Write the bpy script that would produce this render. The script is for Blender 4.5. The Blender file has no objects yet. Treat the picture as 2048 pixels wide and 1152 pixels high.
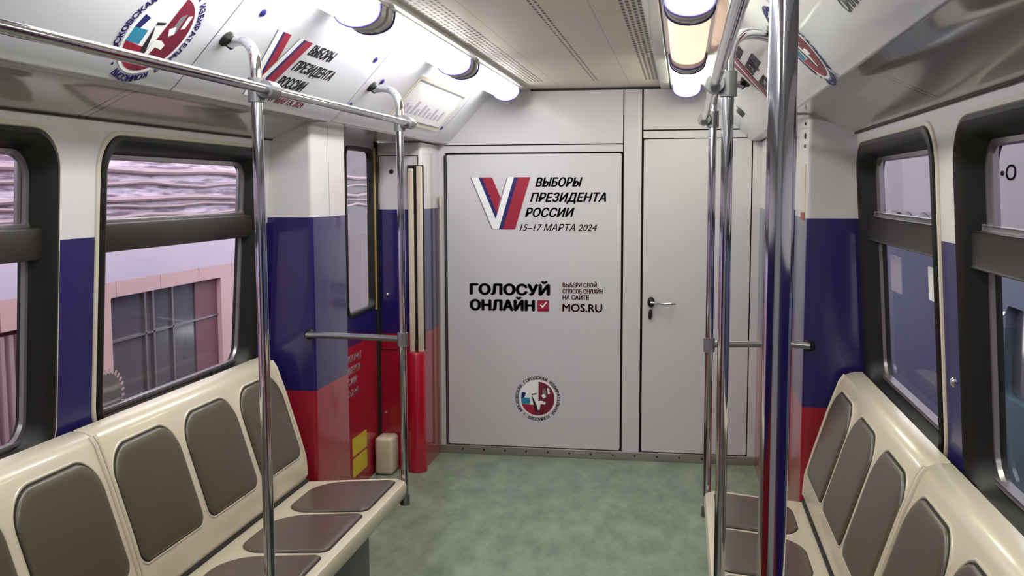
import bpy, bmesh, math, random
from mathutils import Vector, Matrix
random.seed(7)
S = bpy.context.scene
# ------------------------------------------------------------------ camera
F_PX, YAW, PITCH, ROLL = 1993.1, 0.1695, 0.0988, -0.0031
d = Vector((-math.sin(YAW)*math.cos(PITCH), math.cos(YAW)*math.cos(PITCH), -math.sin(PITCH)))
r = Vector((math.cos(YAW), math.sin(YAW), 0)); u = r.cross(d)
r2 = r*math.cos(ROLL)+u*math.sin(ROLL); u2 = -r*math.sin(ROLL)+u*math.cos(ROLL)
cam_d = bpy.data.cameras.new('camera'); cam = bpy.data.objects.new('camera', cam_d)
S.collection.objects.link(cam); S.camera = cam
cam_d.sensor_width = 36; cam_d.lens = 36*F_PX/2048; cam_d.clip_start = .02
m = Matrix((r2, u2, -d)).transposed().to_4x4(); m.translation = (0, 0, 1.6); cam.matrix_world = m
# ------------------------------------------------------------------ light and exposure
W = bpy.data.worlds.new('world'); S.world = W; W.use_nodes = True
W.node_tree.nodes['Background'].inputs[0].default_value = (.95, .93, 1, 1)
W.node_tree.nodes['Background'].inputs[1].default_value = 3.2
S.view_settings.view_transform = 'Standard'; S.view_settings.look = 'None'
S.view_settings.exposure = 0.0; S.view_settings.gamma = 1
LAMP = 19.5
# ------------------------------------------------------------------ materials
def srgb(c):
    return tuple(((x/255)/12.92 if x/255 <= .04045 else ((x/255+.055)/1.055)**2.4) for x in c)+(1,)
MC = {}
def mat(name, col, rough=.4, metal=0, coat=0, noise=0, nscale=8, bump=0, emit=None, es=0, spec=.5):
    m = bpy.data.materials.new(name); m.use_nodes = True; nt = m.node_tree; b = nt.nodes['Principled BSDF']
    b.inputs['Base Color'].default_value = srgb(col)
    b.inputs['Roughness'].default_value = rough; b.inputs['Metallic'].default_value = metal
    b.inputs['Coat Weight'].default_value = coat; b.inputs['Coat Roughness'].default_value = .08
    b.inputs['Specular IOR Level'].default_value = spec
    if noise or bump:
        tc = nt.nodes.new('ShaderNodeTexCoord'); n = nt.nodes.new('ShaderNodeTexNoise'); n.inputs['Scale'].default_value = nscale
        n.inputs['Detail'].default_value = 6; nt.links.new(tc.outputs['Object'], n.inputs['Vector'])
        if noise:
            mx = nt.nodes.new('ShaderNodeMix'); mx.data_type = 'RGBA'
            a = [max(0, x-noise) for x in col]; c = [min(255, x+noise) for x in col]
            mx.inputs[6].default_value = srgb(a); mx.inputs[7].default_value = srgb(c)
            nt.links.new(n.outputs['Fac'], mx.inputs[0]); nt.links.new(mx.outputs[2], b.inputs['Base Color'])
        if bump:
            bp = nt.nodes.new('ShaderNodeBump'); bp.inputs['Strength'].default_value = bump; bp.inputs['Distance'].default_value = .002
            nt.links.new(n.outputs['Fac'], bp.inputs['Height']); nt.links.new(bp.outputs['Normal'], b.inputs['Normal'])
    if emit:
        b.inputs['Emission Color'].default_value = srgb(emit); b.inputs['Emission Strength'].default_value = es
    return m
class NB:
    """tiny node builder over world position"""
    def __init__(s, m):
        s.m = m; s.nt = m.node_tree; s.b = s.nt.nodes['Principled BSDF']
        g = s.nt.nodes.new('ShaderNodeNewGeometry'); sp = s.nt.nodes.new('ShaderNodeSeparateXYZ')
        s.nt.links.new(g.outputs['Position'], sp.inputs[0]); s.X, s.Y, s.Z = sp.outputs
    def op(s, o, a, b=None, c=None):
        n = s.nt.nodes.new('ShaderNodeMath'); n.operation = o
        for i, v in enumerate((a, b, c)):
            if v is None: continue
            if isinstance(v, (int, float)): n.inputs[i].default_value = v
            else: s.nt.links.new(v, n.inputs[i])
        return n.outputs[0]
    def mix(s, f, a, b):
        n = s.nt.nodes.new('ShaderNodeMix'); n.data_type = 'RGBA'
        s.nt.links.new(f, n.inputs[0])
        for i, v in ((6, a), (7, b)):
            if isinstance(v, tuple): n.inputs[i].default_value = v if len(v) == 4 else srgb(v)
            else: s.nt.links.new(v, n.inputs[i])
        return n.outputs[2]
    def near(s, v, c, w):
        return s.op('LESS_THAN', s.op('ABSOLUTE', s.op('SUBTRACT', v, c)), w)
    def out(s, c): s.nt.links.new(c, s.b.inputs['Base Color'])
WHITE, BLUE, RED = (205, 201, 204), (27, 20, 86), (150, 16, 40)
def banded(name, z1, z2, white=WHITE, rough=.3, coat=.35, seams=()):
    """white over blue over red vinyl wrap, by height"""
    m = mat(name, white, rough, coat=coat); n = NB(m)
    c = n.mix(n.op('LESS_THAN', n.Z, z1), white, BLUE)
    c = n.mix(n.op('LESS_THAN', n.Z, z2), c, RED)
    for ax, v in seams:
        c = n.mix(n.near(getattr(n, ax), v, .0022), c, (70, 66, 70))
    n.out(c); return m
M = {}
M['wall'] = banded('wall_wrap', 1.468, .79, rough=.4, coat=.12)
M['pillar'] = banded('pillar_wrap', 1.49, .785, rough=.22, coat=.6)
M['pillar_side'] = banded('pillar_side_wrap', 1.49, .785, rough=.3, coat=.55, seams=(('Y', 4.0),))
M['doorwrap'] = banded('sliding_door_wrap', 1.47, .785, white=(190, 186, 190), rough=.25, coat=.4)
M['white'] = mat('white_panel', (222, 222, 224), .35, coat=.2, noise=3, nscale=3)
M['endwall'] = mat('end_wall_panel', (200, 197, 203), .38, coat=.15, noise=3, nscale=2)
M['cove_w'] = mat('cove_white', (205, 203, 202), .2, coat=.5)
m = mat('advert_panel', (204, 204, 212), .26, coat=.4); n = NB(m); c = (204, 204, 212)
for yy in (1.3, 2.56, 3.83, 5.45):
    c = n.mix(n.near(n.Y, yy, .003), c, (95, 92, 100))
n.out(c); M['advert'] = m
m = mat('underside_panel', (184, 180, 178), .16, coat=.6); n = NB(m); c = (184, 180, 178)
for yy in (1.3, 2.5, 2.535):
    c = n.mix(n.near(n.Y, yy, .0028), c, (60, 56, 56))
n.out(c); M['under'] = m
# ceiling with punched slots
m = mat('ceiling_panel', (186, 180, 170), .45); n = NB(m)
def slots(x0, x1, px, py, wx, wy, sk):
    xx = n.op('SUBTRACT', n.X, x0)
    band = n.op('MULTIPLY', n.op('GREATER_THAN', n.X, x0), n.op('LESS_THAN', n.X, x1))
    ix = n.op('FLOOR', n.op('DIVIDE', xx, px))
    fx = n.op('ABSOLUTE', n.op('SUBTRACT', n.op('FRACT', n.op('DIVIDE', xx, px)), .5))
    yy = n.op('ADD', n.op('DIVIDE', n.Y, py), n.op('MULTIPLY', ix, sk))
    fy = n.op('ABSOLUTE', n.op('SUBTRACT', n.op('FRACT', yy), .5))
    return n.op('MULTIPLY', band, n.op('MULTIPLY', n.op('LESS_THAN', fx, wx), n.op('LESS_THAN', fy, wy)))
base = (222, 211, 198)
c = base
for xx in (-.30, -.70):
    c = n.mix(n.near(n.X, xx, .0015), c, (178, 168, 158))
for yy in (2.0, 3.35, 4.7):
    c = n.mix(n.near(n.Y, yy, .0018), c, (178, 168, 158))
ymask = n.op('LESS_THAN', n.Y, 5.45)
for a in ((-.865, -.75, .0192, .05, .24, .34, .5), (-.21, -.095, .0192, .055, .28, .36, .5), (-.49, -.452, .019, .05, .22, .32, .5)):
    c = n.mix(n.op('MULTIPLY', slots(*a), ymask), c, (58, 40, 38))
n.out(c); M['ceiling'] = m
# floor
m = mat('green_lino', (116, 130, 112), .36, coat=.08); nt = m.node_tree; b = nt.nodes['Principled BSDF']
tc = nt.nodes.new('ShaderNodeTexCoord'); n1 = nt.nodes.new('ShaderNodeTexNoise'); n1.inputs['Scale'].default_value = 9; n1.inputs['Detail'].default_value = 9; n1.inputs['Roughness'].default_value = .72
mp = nt.nodes.new('ShaderNodeMapping'); mp.inputs['Scale'].default_value = (1, .45, 1); mp.inputs['Rotation'].default_value = (0, 0, .5)
nt.links.new(tc.outputs['Object'], mp.inputs[0]); nt.links.new(mp.outputs[0], n1.inputs['Vector'])
cr = nt.nodes.new('ShaderNodeValToRGB'); cr.color_ramp.elements[0].position = .3; cr.color_ramp.elements[1].position = .72
cr.color_ramp.elements[0].color = srgb((92, 110, 92)); cr.color_ramp.elements[1].color = srgb((146, 157, 138))
nt.links.new(n1.outputs['Fac'], cr.inputs[0]); nt.links.new(cr.outputs[0], b.inputs['Base Color']); M['floor'] = m
M['cream'] = mat('cream_plastic', (200, 190, 168), .3, coat=.3, noise=3)
M['pad'] = mat('taupe_leatherette', (80, 72, 57), .36, noise=4, nscale=4, bump=.12, coat=.15)
M['pad2'] = mat('taupe_leatherette_seat', (86, 72, 66), .36, noise=4, nscale=4, bump=.12, coat=.15)
M['chrome'] = mat('polished_steel', (200, 200, 206), .1, metal=1)
M['steel'] = mat('brushed_steel', (150, 150, 152), .3, metal=1)
M['castgrey'] = mat('cast_grey', (146, 146, 150), .32, metal=.7)
M['rubber'] = mat('black_rubber', (24, 22, 20), .45, spec=.35)
M['bar'] = mat('dark_bar', (44, 41, 36), .42, spec=.4)
M['black'] = mat('black_line', (22, 20, 20), .6)
M['darkgap'] = mat('dark_gap', (30, 28, 30), .8)
M['inner'] = mat('window_metal', (150, 146, 150), .25, metal=.7)
M['beige'] = mat('beige_edge', (200, 192, 176), .4)
M['kick'] = mat('aluminium_sill', (150, 146, 140), .35, metal=.5, noise=6)
M['violet'] = mat('violet_clip', (66, 56, 120), .4)
M['clip'] = mat('clip_plastic', (172, 166, 170), .35)
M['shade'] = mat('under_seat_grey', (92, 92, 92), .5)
M['ink'] = mat('print_black', (24, 22, 34), .45)
M['inkred'] = mat('print_red', (150, 20, 50), .45)
M['inkcrim'] = mat('print_crimson', (112, 18, 46), .45)
M['inkblue'] = mat('print_navy', (32, 26, 100), .45)
M['inkcyan'] = mat('print_cyan', (44, 132, 168), .45)
M['inkwhite'] = mat('print_white', (236, 236, 240), .45)
M['inkgrey'] = mat('print_grey', (120, 118, 126), .45)
M['inkfade'] = mat('print_lilac', (176, 168, 190), .45)
M['yellow'] = mat('yellow_sticker', (196, 176, 40), .45)
M['brass'] = mat('ochre_seal', (176, 146, 84), .4)
M['lampL'] = mat('diffuser_cool', (240, 245, 225), .3, emit=(253, 252, 250), es=LAMP)
M['lampR'] = mat('diffuser_warm', (230, 200, 180), .3, emit=(255, 214, 184), es=1.15)
M['lampY'] = mat('diffuser_yellow', (240, 244, 205), .3, emit=(252, 255, 226), es=LAMP*.75)
M['lampB'] = mat('diffuser_dim', (240, 244, 240), .3, emit=(253, 252, 252), es=LAMP*.45)
M['redplastic'] = mat('red_housing', (160, 16, 40), .22, coat=.5)
# outside
m = mat('carriage_left_paint', (214, 176, 184), .4); n = NB(m)
nz = n.nt.nodes.new('ShaderNodeTexNoise'); nz.inputs['Scale'].default_value = 5; nz.inputs['Detail'].default_value = 5
mp = n.nt.nodes.new('ShaderNodeMapping'); mp.inputs['Scale'].default_value = (1, .7, 9)
g = n.nt.nodes.new('ShaderNodeNewGeometry'); n.nt.links.new(g.outputs['Position'], mp.inputs[0]); n.nt.links.new(mp.outputs[0], nz.inputs['Vector'])
cr = n.nt.nodes.new('ShaderNodeValToRGB'); cr.color_ramp.elements[0].position = .40; cr.color_ramp.elements[1].position = .55
cr.color_ramp.elements[0].color = srgb((136, 112, 132)); cr.color_ramp.elements[1].color = srgb((236, 220, 240)); n.nt.links.new(nz.outputs['Fac'], cr.inputs[0])
c = n.mix(n.op('LESS_THAN', n.Z, 1.40), cr.outputs[0], (222, 206, 228))
c = n.mix(n.op('LESS_THAN', n.Z, 1.16), c, (226, 184, 186))
far = n.op('GREATER_THAN', n.Y, 7.0)
c = n.mix(far, c, n.mix(n.op('LESS_THAN', n.Z, 1.22), (88, 72, 80), (92, 46, 50)))
fr = n.op('ABSOLUTE', n.op('SUBTRACT', n.op('FRACT', n.op('DIVIDE', n.Y, .42)), .5))
c = n.mix(n.op('MULTIPLY', n.op('LESS_THAN', fr, .008), n.op('LESS_THAN', n.Z, 1.16)), c, (150, 112, 118))
n.out(c); M['outL'] = m
M['outwin'] = mat('carriage_dark_glass', (92, 88, 94), .12, coat=.6, noise=8, nscale=1.5)
M['outcurtain'] = mat('mauve_curtain', (130, 86, 98), .6)
M['grille'] = mat('mauve_slats', (176, 150, 156), .5)
m = mat('carriage_right_paint', (90, 90, 118), .65, spec=.15); n = NB(m)
c = n.mix(n.op('LESS_THAN', n.Z, 1.36), (150, 141, 150), (58, 58, 92))
c = n.mix(n.near(n.Y, 5.95, .008), c, (50, 50, 66))
c = n.mix(n.op('MULTIPLY', n.op('LESS_THAN', n.Z, 1.36), n.op('LESS_THAN', n.Y, 6.2)), c, (100, 108, 130))
c = n.mix(n.op('MULTIPLY', n.op('LESS_THAN', n.Z, .86), n.op('LESS_THAN', n.Y, 6.2)), c, (74, 96, 108))
n.out(c); M['outR'] = m
M['ballast'] = mat('track_ballast', (70, 66, 64), .9, noise=14, nscale=40)
def glass(name, refl):
    m = bpy.data.materials.new(name); m.use_nodes = True; nt = m.node_tree; nt.nodes.clear()
    o = nt.nodes.new('ShaderNodeOutputMaterial'); t = nt.nodes.new('ShaderNodeBsdfTransparent'); g = nt.nodes.new('ShaderNodeBsdfGlossy')
    g.inputs['Roughness'].default_value = .03; t.inputs[0].default_value = (.93, .94, .95, 1); fr = nt.nodes.new('ShaderNodeFresnel'); fr.inputs['IOR'].default_value = refl
    ge = nt.nodes.new('ShaderNodeNewGeometry'); inv = nt.nodes.new('ShaderNodeMath'); inv.operation = 'SUBTRACT'; inv.inputs[0].default_value = 1; nt.links.new(ge.outputs['Backfacing'], inv.inputs[1])
    ml = nt.nodes.new('ShaderNodeMath'); ml.operation = 'MULTIPLY'; nt.links.new(fr.outputs[0], ml.inputs[0]); nt.links.new(inv.outputs[0], ml.inputs[1])
    mx = nt.nodes.new('ShaderNodeMixShader'); nt.links.new(ml.outputs[0], mx.inputs[0]); nt.links.new(t.outputs[0], mx.inputs[1]); nt.links.new(g.outputs[0], mx.inputs[2])
    nt.links.new(mx.outputs[0], o.inputs[0]); return m
M['glass'] = glass('window_glass', 1.22)
# ------------------------------------------------------------------ mesh helpers
COL = S.collection
def link(name, me, mt, parent=None):
    o = bpy.data.objects.new(name, me); COL.objects.link(o)
    if mt: me.materials.clear(); me.materials.append(mt)
    if parent: o.parent = parent
    return o
def tag(o, label=None, cat=None, group=None, kind=None):
    if label: o['label'] = label
    if cat: o['category'] = cat
    if group: o['group'] = group
    if kind: o['kind'] = kind
    return o
def empty(name, loc=(0, 0, 0), parent=None):
    o = bpy.data.objects.new(name, None); COL.objects.link(o); o.location = loc; o.empty_display_size = .05
    if parent: o.parent = parent
    return o
class G:
    """geometry collector: several pieces become ONE mesh"""
    def __init__(s): s.bm = bmesh.new()
    def add(s, vs, fs):
        v = [s.bm.verts.new(p) for p in vs]
        for f in fs:
            try: s.bm.faces.new([v[i] for i in f])
            except ValueError: pass
        return v
    def box(s, x0, x1, y0, y1, z0, z1, bev=0):
        b = bmesh.new(); bmesh.ops.create_cube(b, size=1)
        for v in b.verts:
            v.co = Vector((x0+(v.co.x+.5)*(x1-x0), y0+(v.co.y+.5)*(y1-y0), z0+(v.co.z+.5)*(z1-z0)))
        if bev: bmesh.ops.bevel(b, geom=b.edges[:], offset=bev, segments=3, affect='EDGES', profile=.5)
        s.merge(b); return s
    def merge(s, b):
        me = bpy.data.meshes.new('t'); b.to_mesh(me); b.free(); s.bm.from_mesh(me); bpy.data.meshes.remove(me)
    def tube(s, pts, rad, seg=16, closed=False, caps=True):
        pts = [Vector(p) for p in pts]; n = len(pts); rings = []; up = None
        for i, p in enumerate(pts):
            a = pts[(i-1) % n] if (closed or i > 0) else p; b = pts[(i+1) % n] if (closed or i < n-1) else p
            t = (b-a).normalized()
            if up is None: up = t.orthogonal().normalized()
            up = (up-t*up.dot(t)).normalized(); w = t.cross(up)
            R = rad[i] if isinstance(rad, (list, tuple)) else rad
            rings.append([s.bm.verts.new(p+(up*math.cos(k*2*math.pi/seg)+w*math.sin(k*2*math.pi/seg))*R) for k in range(seg)])
        for i in range(n if closed else n-1):
            A, B = rings[i], rings[(i+1) % n]
            off = 0
            if closed and i == n-1:
                off = min(range(seg), key=lambda o: (A[0].co-B[o].co).length)
            for k in range(seg): s.bm.faces.new((A[k], A[(k+1) % seg], B[(k+1+off) % seg], B[(k+off) % seg]))
        if caps and not closed: s.bm.faces.new(rings[0][::-1]); s.bm.faces.new(rings[-1])
        return s
    def rings(s, rs, closed=True, cap0=False, cap1=False):
        V = [[s.bm.verts.new(p) for p in q] for q in rs]; k = len(V[0])
        for A, B in zip(V, V[1:]):
            for i in range(k if closed else k-1):
                s.bm.faces.new((A[i], A[(i+1) % k], B[(i+1) % k], B[i]))
        if cap0: s.bm.faces.new(V[0][::-1])
        if cap1: s.bm.faces.new(V[-1])
        return s
    def build(s, name, mt, parent=None, smooth=35):
        bmesh.ops.recalc_face_normals(s.bm, faces=s.bm.faces[:])
        me = bpy.data.meshes.new(name); s.bm.to_mesh(me); s.bm.free()
        if smooth:
            for p in me.polygons: p.use_smooth = True
            me.set_sharp_from_angle(angle=math.radians(smooth))
        return link(name, me, mt, parent)
def curve_mesh(polys, depth):
    cu = bpy.data.curves.new('c', 'CURVE'); cu.dimensions = '2D'; cu.fill_mode = 'BOTH'; cu.extrude = depth/2
    for pl in polys:
        sp = cu.splines.new('POLY'); sp.points.add(len(pl)-1); sp.use_cyclic_u = True
        for i, (x, y) in enumerate(pl): sp.points[i].co = (x, y, 0, 1)
    o = bpy.data.objects.new('c', cu); COL.objects.link(o)
    dg = bpy.context.evaluated_depsgraph_get(); dg.update()
    me = bpy.data.meshes.new_from_object(o.evaluated_get(dg)); bpy.data.objects.remove(o); bpy.data.curves.remove(cu)
    return me
def plate(name, polys, depth, fn, mt, parent=None, front=True):
    """flat outline (with holes) of real thickness mapped by fn(u, v, w); w=0 is the face, w<0 behind"""
    me = curve_mesh(polys, depth)
    for v in me.vertices: v.co = fn(v.co.x, v.co.y, v.co.z-depth/2)
    b = bmesh.new(); b.from_mesh(me); bmesh.ops.remove_doubles(b, verts=b.verts[:], dist=1e-6); bmesh.ops.recalc_face_normals(b, faces=b.faces[:]); b.to_mesh(me); b.free()
    for p in me.polygons: p.use_smooth = False
    me.name = name
    return link(name, me, mt, parent)
def text_mesh(txt, size, shear=0, bold=.0, width=None, align='LEFT', space=1.0):
    cu = bpy.data.curves.new('t', 'FONT'); cu.body = txt; cu.size = size; cu.shear = shear; cu.offset = bold*size; cu.extrude = .0004
    cu.align_x = align; cu.space_character = space; cu.resolution_u = 3
    o = bpy.data.objects.new('t', cu); COL.objects.link(o)
    dg = bpy.context.evaluated_depsgraph_get(); dg.update()
    me = bpy.data.meshes.new_from_object(o.evaluated_get(dg)); bpy.data.objects.remove(o); bpy.data.curves.remove(cu)
    xs = [v.co.x for v in me.vertices]; x0, x1 = min(xs), max(xs)
    if width:
        k = width/(x1-x0)
        for v in me.vertices: v.co.x = x0*0+(v.co.x-x0)*k if align == 'LEFT' else v.co.x*k
    return me
def text(name, txt, size, u0, v0, fn, mt, parent, shear=0, bold=.02, width=None, align='LEFT', rot=0, space=1.0):
    me = text_mesh(txt, size, shear, 0, width, align, space); ca, sa = math.cos(rot), math.sin(rot)
    bb = bmesh.new(); k = bold*size
    for dx, dy in ((-k, 0), (k, 0), (0, -k*.6), (0, k*.6), (0, 0)) if bold else ((0, 0),):
        n0 = len(bb.verts); bb.from_mesh(me); bb.verts.ensure_lookup_table()
        for v in bb.verts[n0:]:
            x, y = v.co.x+dx, v.co.y+dy
            v.co = fn(u0+x*ca-y*sa, v0+x*sa+y*ca, v.co.z+.0009)
    bb.to_mesh(me); bb.free(); me.name = name
    return link(name, me, mt, parent)
def join(name, objs, parent=None):
    """merge printed pieces of one colour into one mesh"""
    b = bmesh.new()
    for o in objs:
        b.from_mesh(o.data)
    mt = objs[0].data.materials[0]; me = bpy.data.meshes.new(name); b.to_mesh(me); b.free()
    for o in objs:
        dd = o.data; bpy.data.objects.remove(o); bpy.data.meshes.remove(dd)
    return link(name, me, mt, parent)
def rrect(u0, u1, v0, v1, R, seg=8):
    if not isinstance(R, (tuple, list)): R = (R,)*4     # bl br tr tl
    out = []
    for (cx, cy, a, rr) in ((u0+R[0], v0+R[0], 180, R[0]), (u1-R[1], v0+R[1], 270, R[1]), (u1-R[2], v1-R[2], 0, R[2]), (u0+R[3], v1-R[3], 90, R[3])):
        for k in range(seg+1):
            t = math.radians(a+90*k/seg); out.append((cx+rr*math.cos(t), cy+rr*math.sin(t)))
    return out
def circle(cx, cy, R, n=40): return [(cx+R*math.cos(i*2*math.pi/n), cy+R*math.sin(i*2*math.pi/n)) for i in range(n)]
# ------------------------------------------------------------------ place constants
XC = -.505; YF = 5.82; Y0 = -1.6; YP = 3.80
def wx(side, z, w=0): return XC+side*(1.145-.07*(z-1.47)-w)     # w>0 into the cabin
def MW(side): return lambda y, z, w: (wx(side, z, w), y, z)      # side wall face
def MF(x, z, w): return (x, YF-w, z)                              # end wall face
AH0, AZ0, AH1, AZ1 = .875, 1.868, .612, 2.152
AL = math.hypot(AH0-AH1, AZ1-AZ0); ta = ((AH1-AH0)/AL, (AZ1-AZ0)/AL); na = (-ta[1], ta[0])  # towards the aisle
def MA(side):                                                     # sloping advert panel: u along the reading direction, v up the slope
    def f(uu, v, w):
        h = AH0+ta[0]*v+na[0]*w; z = AZ0+ta[1]*v+na[1]*w
        return (XC+side*h, uu if side < 0 else -uu, z)
    return f
if na[1] > 0: na = (-na[0], -na[1])
# ------------------------------------------------------------------ setting
tag(G().box(XC-1.19, XC+1.19, Y0, YF, -.06, 0).build('floor', M['floor']), kind='structure')
tag(G().box(XC-.43, XC+.43, Y0, YF, 2.18, 2.23).build('ceiling', M['ceiling']), kind='structure')
HOLES = {-1: ((2.62, 3.71), (1.32, 2.41)), 1: ((2.665, 3.755), (1.37, 2.455))}
for side, nm in ((-1, 'wall_left'), (1, 'wall_right')):
    polys = [[(Y0, 0), (YP, 0), (YP, 1.83), (Y0, 1.83)]]
    for a, b in HOLES[side]: polys.append(rrect(a, b, .875, 1.752, .1)[::-1])
    o = plate(nm, polys, .05, MW(side), M['wall']); tag(o, kind='structure')
tag(G().box(XC-1.19, XC+1.19, Y0-.06, Y0, 0, 2.2).build('wall_back', M['white']), kind='structure')
# end wall: carcass
e = G()
e.box(XC-1.19, XC+1.19, YF+.03, YF+.08, 0, 2.23)
tag(e.build('wall_end', M['darkgap']), kind='structure')
def fpanel(name, polys, mt, parent=None, dep=.03, proud=0): return plate(name, polys, dep, lambda a, b, w: MF(a, b, w+proud), mt, parent)
g = .0055
pan = [[(-1.54, .0), (-1.40, .0), (-1.40, 2.2), (-1.54, 2.2)],
       [(-1.40, 1.862), (-.345, 1.862), (-.345, 2.2), (-1.40, 2.2)],
       [(-1.40, 1.815), (-.345, 1.815), (-.345, 1.855), (-1.40, 1.855)],
       [(-.338, .0), (-.238, .0), (-.238, 2.2), (-.338, 2.2)],
       [(-.228, 1.938), (.53, 1.938), (.53, 2.2), (-.228, 2.2)],
       [(-.228, 1.888), (.53, 1.888), (.53, 1.930), (-.228, 1.930)],
       [(.387, .0), (.53, .0), (.53, 1.884), (.387, 1.884)],
       [(-1.395, .0), (-.345, .0), (-.345, .045), (-1.395, .045)], [(-.228, 0), (.38, 0), (.38, .045), (-.228, .045)]]
tag(join('trim_1', [fpanel('t', [p_], M['endwall']) for p_ in pan]), kind='structure')
dr = empty('door_1', (-.87, YF, 0)); dr.location = (0, 0, 0)
dr1 = fpanel('door_1', [rrect(-1.388, -.352, .055, 1.805, .012, 3)], M['endwall'], None, .028, .002)
bpy.data.objects.remove(dr); dr1.name = 'door_1'
tag(dr1, 'wide pale grey end wall panel printed with election logos', kind='structure')
dr2 = fpanel('door_2', [rrect(-.224, .380, .055, 1.882, .012, 3)], M['endwall'], None, .028, .002)
tag(dr2, 'narrow plain pale grey door with a small black handle', kind='structure')
# metal sill with screws
k = G().box(-1.46, .46, YF-.014, YF-.001, 0.0, .05, .003)
sill = tag(k.build('baseboard_end', M['kick']), kind='structure')
k = G()
for i in range(13):
    xx = -1.30+i*.13; k.rings([[(xx+.006*math.cos(a), YF-.014-dy, .028+.006*math.sin(a)) for a in [j*math.pi/5 for j in range(10)]] for dy in (0, .003)], cap1=True)
k.build('screws', M['darkgap'], sill)
# handle of the narrow door
h = G()
h.rings([[(-.175+rr*.7*math.cos(a), YF-y, .945+rr*math.sin(a)) for a in [j*math.pi/10 for j in range(20)]] for rr, y in ((.030, .002), (.030, .014), (.022, .020), (.012, .024), (.012, .04))], cap1=True)
hd = h.build('handle_rose', M['rubber'], dr2)
h = G().tube([(-.175, YF-.04, .945), (-.15, YF-.046, .943), (-.10, YF-.046, .938), (-.06, YF-.046, .940), (-.035, YF-.040, .940)], [.009, .008, .007, .008, .006], 12); h.build('handle_lever', M['chrome'], dr2)
h = G().tube([(-.175, YF-.006, .90), (-.178, YF-.012, .885), (-.18, YF-.014, .86), (-.18, YF-.010, .845)], [.008, .011, .011, .005], 12); h.build('keyhole_cover', M['black'], dr2)
# ------------------------------------------------------------------ printed logos
def v_logo(fn, u0, v0, s, parent, inkt='ink', date=True, text_v=True):
    """V of two ribbons with slanted lettering; (u0, v0) lower tip, s = height"""
    hh = s; P = []
    def para(a, b, w, mt, nm, d=.0008):   # ribbon from top a to bottom b, horizontal width w
        o = plate(nm, [[(u0+b[0]*s, v0+b[1]*s), (u0+(b[0]+w)*s, v0+b[1]*s), (u0+(a[0]+w)*s, v0+a[1]*s), (u0+a[0]*s, v0+a[1]*s)]], .0008, lambda p, q, w_: fn(p, q, w_+.001+d), M[mt]); P.append(o); return o
    # left stroke leans right going down, right stroke leans left
    w1 = para((-.42, 1), (.0, 0), .14, 'inkwhite', 'x')
    b1 = para((-.29, 1), (.06, .17), .12, 'inkblue', 'x', .0002)
    r1 = para((-.21, 1), (.12, .22), .20, 'inkred', 'x', .0004)
    w2 = para((.30, 1), (.0, 0), .14, 'inkwhite', 'x', .0010)
    b2 = para((.42, 1), (.12, 0), .12, 'inkblue', 'x', .0012)
    r2_ = para((.50, 1), (.20, 0), .24, 'inkred', 'x', .0014)
    e1 = para((-.445, 1), (-.025, 0), .022, 'inkgrey', 'x', .0003)
    e2 = para((.28, 1), (.10, .42), .018, 'inkgrey', 'x', .0013)
    g0 = empty('ballot_logo', parent=parent) if False else None
    join('white_ribbon', [w1, w2], parent); join('blue_ribbon', [b1, b2], parent); join('red_ribbon', [r1, r2_], parent); join('ribbon_outline', [e1, e2], parent)
    if text_v:
        T = []
        for i, (tx, dx, ww) in enumerate((('ВЫБОРЫ', .84, .90), ('ПРЕЗИДЕНТА', .74, 1.45), ('РОССИИ', .64, .95))):
            T.append(text('t', tx, .235*s, u0+dx*s, v0+(.82-i*.29)*s, fn, M[inkt], None, .32, .038, ww*s))
        join('slanted_lettering', T, parent)
        if date: text('date_lettering', '15–17 МАРТА 2024', .185*s, u0+.53*s, v0-.03*s, fn, M['inkcrim' if inkt == 'ink' else inkt], parent, .32, .012, 1.5*s)
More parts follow.
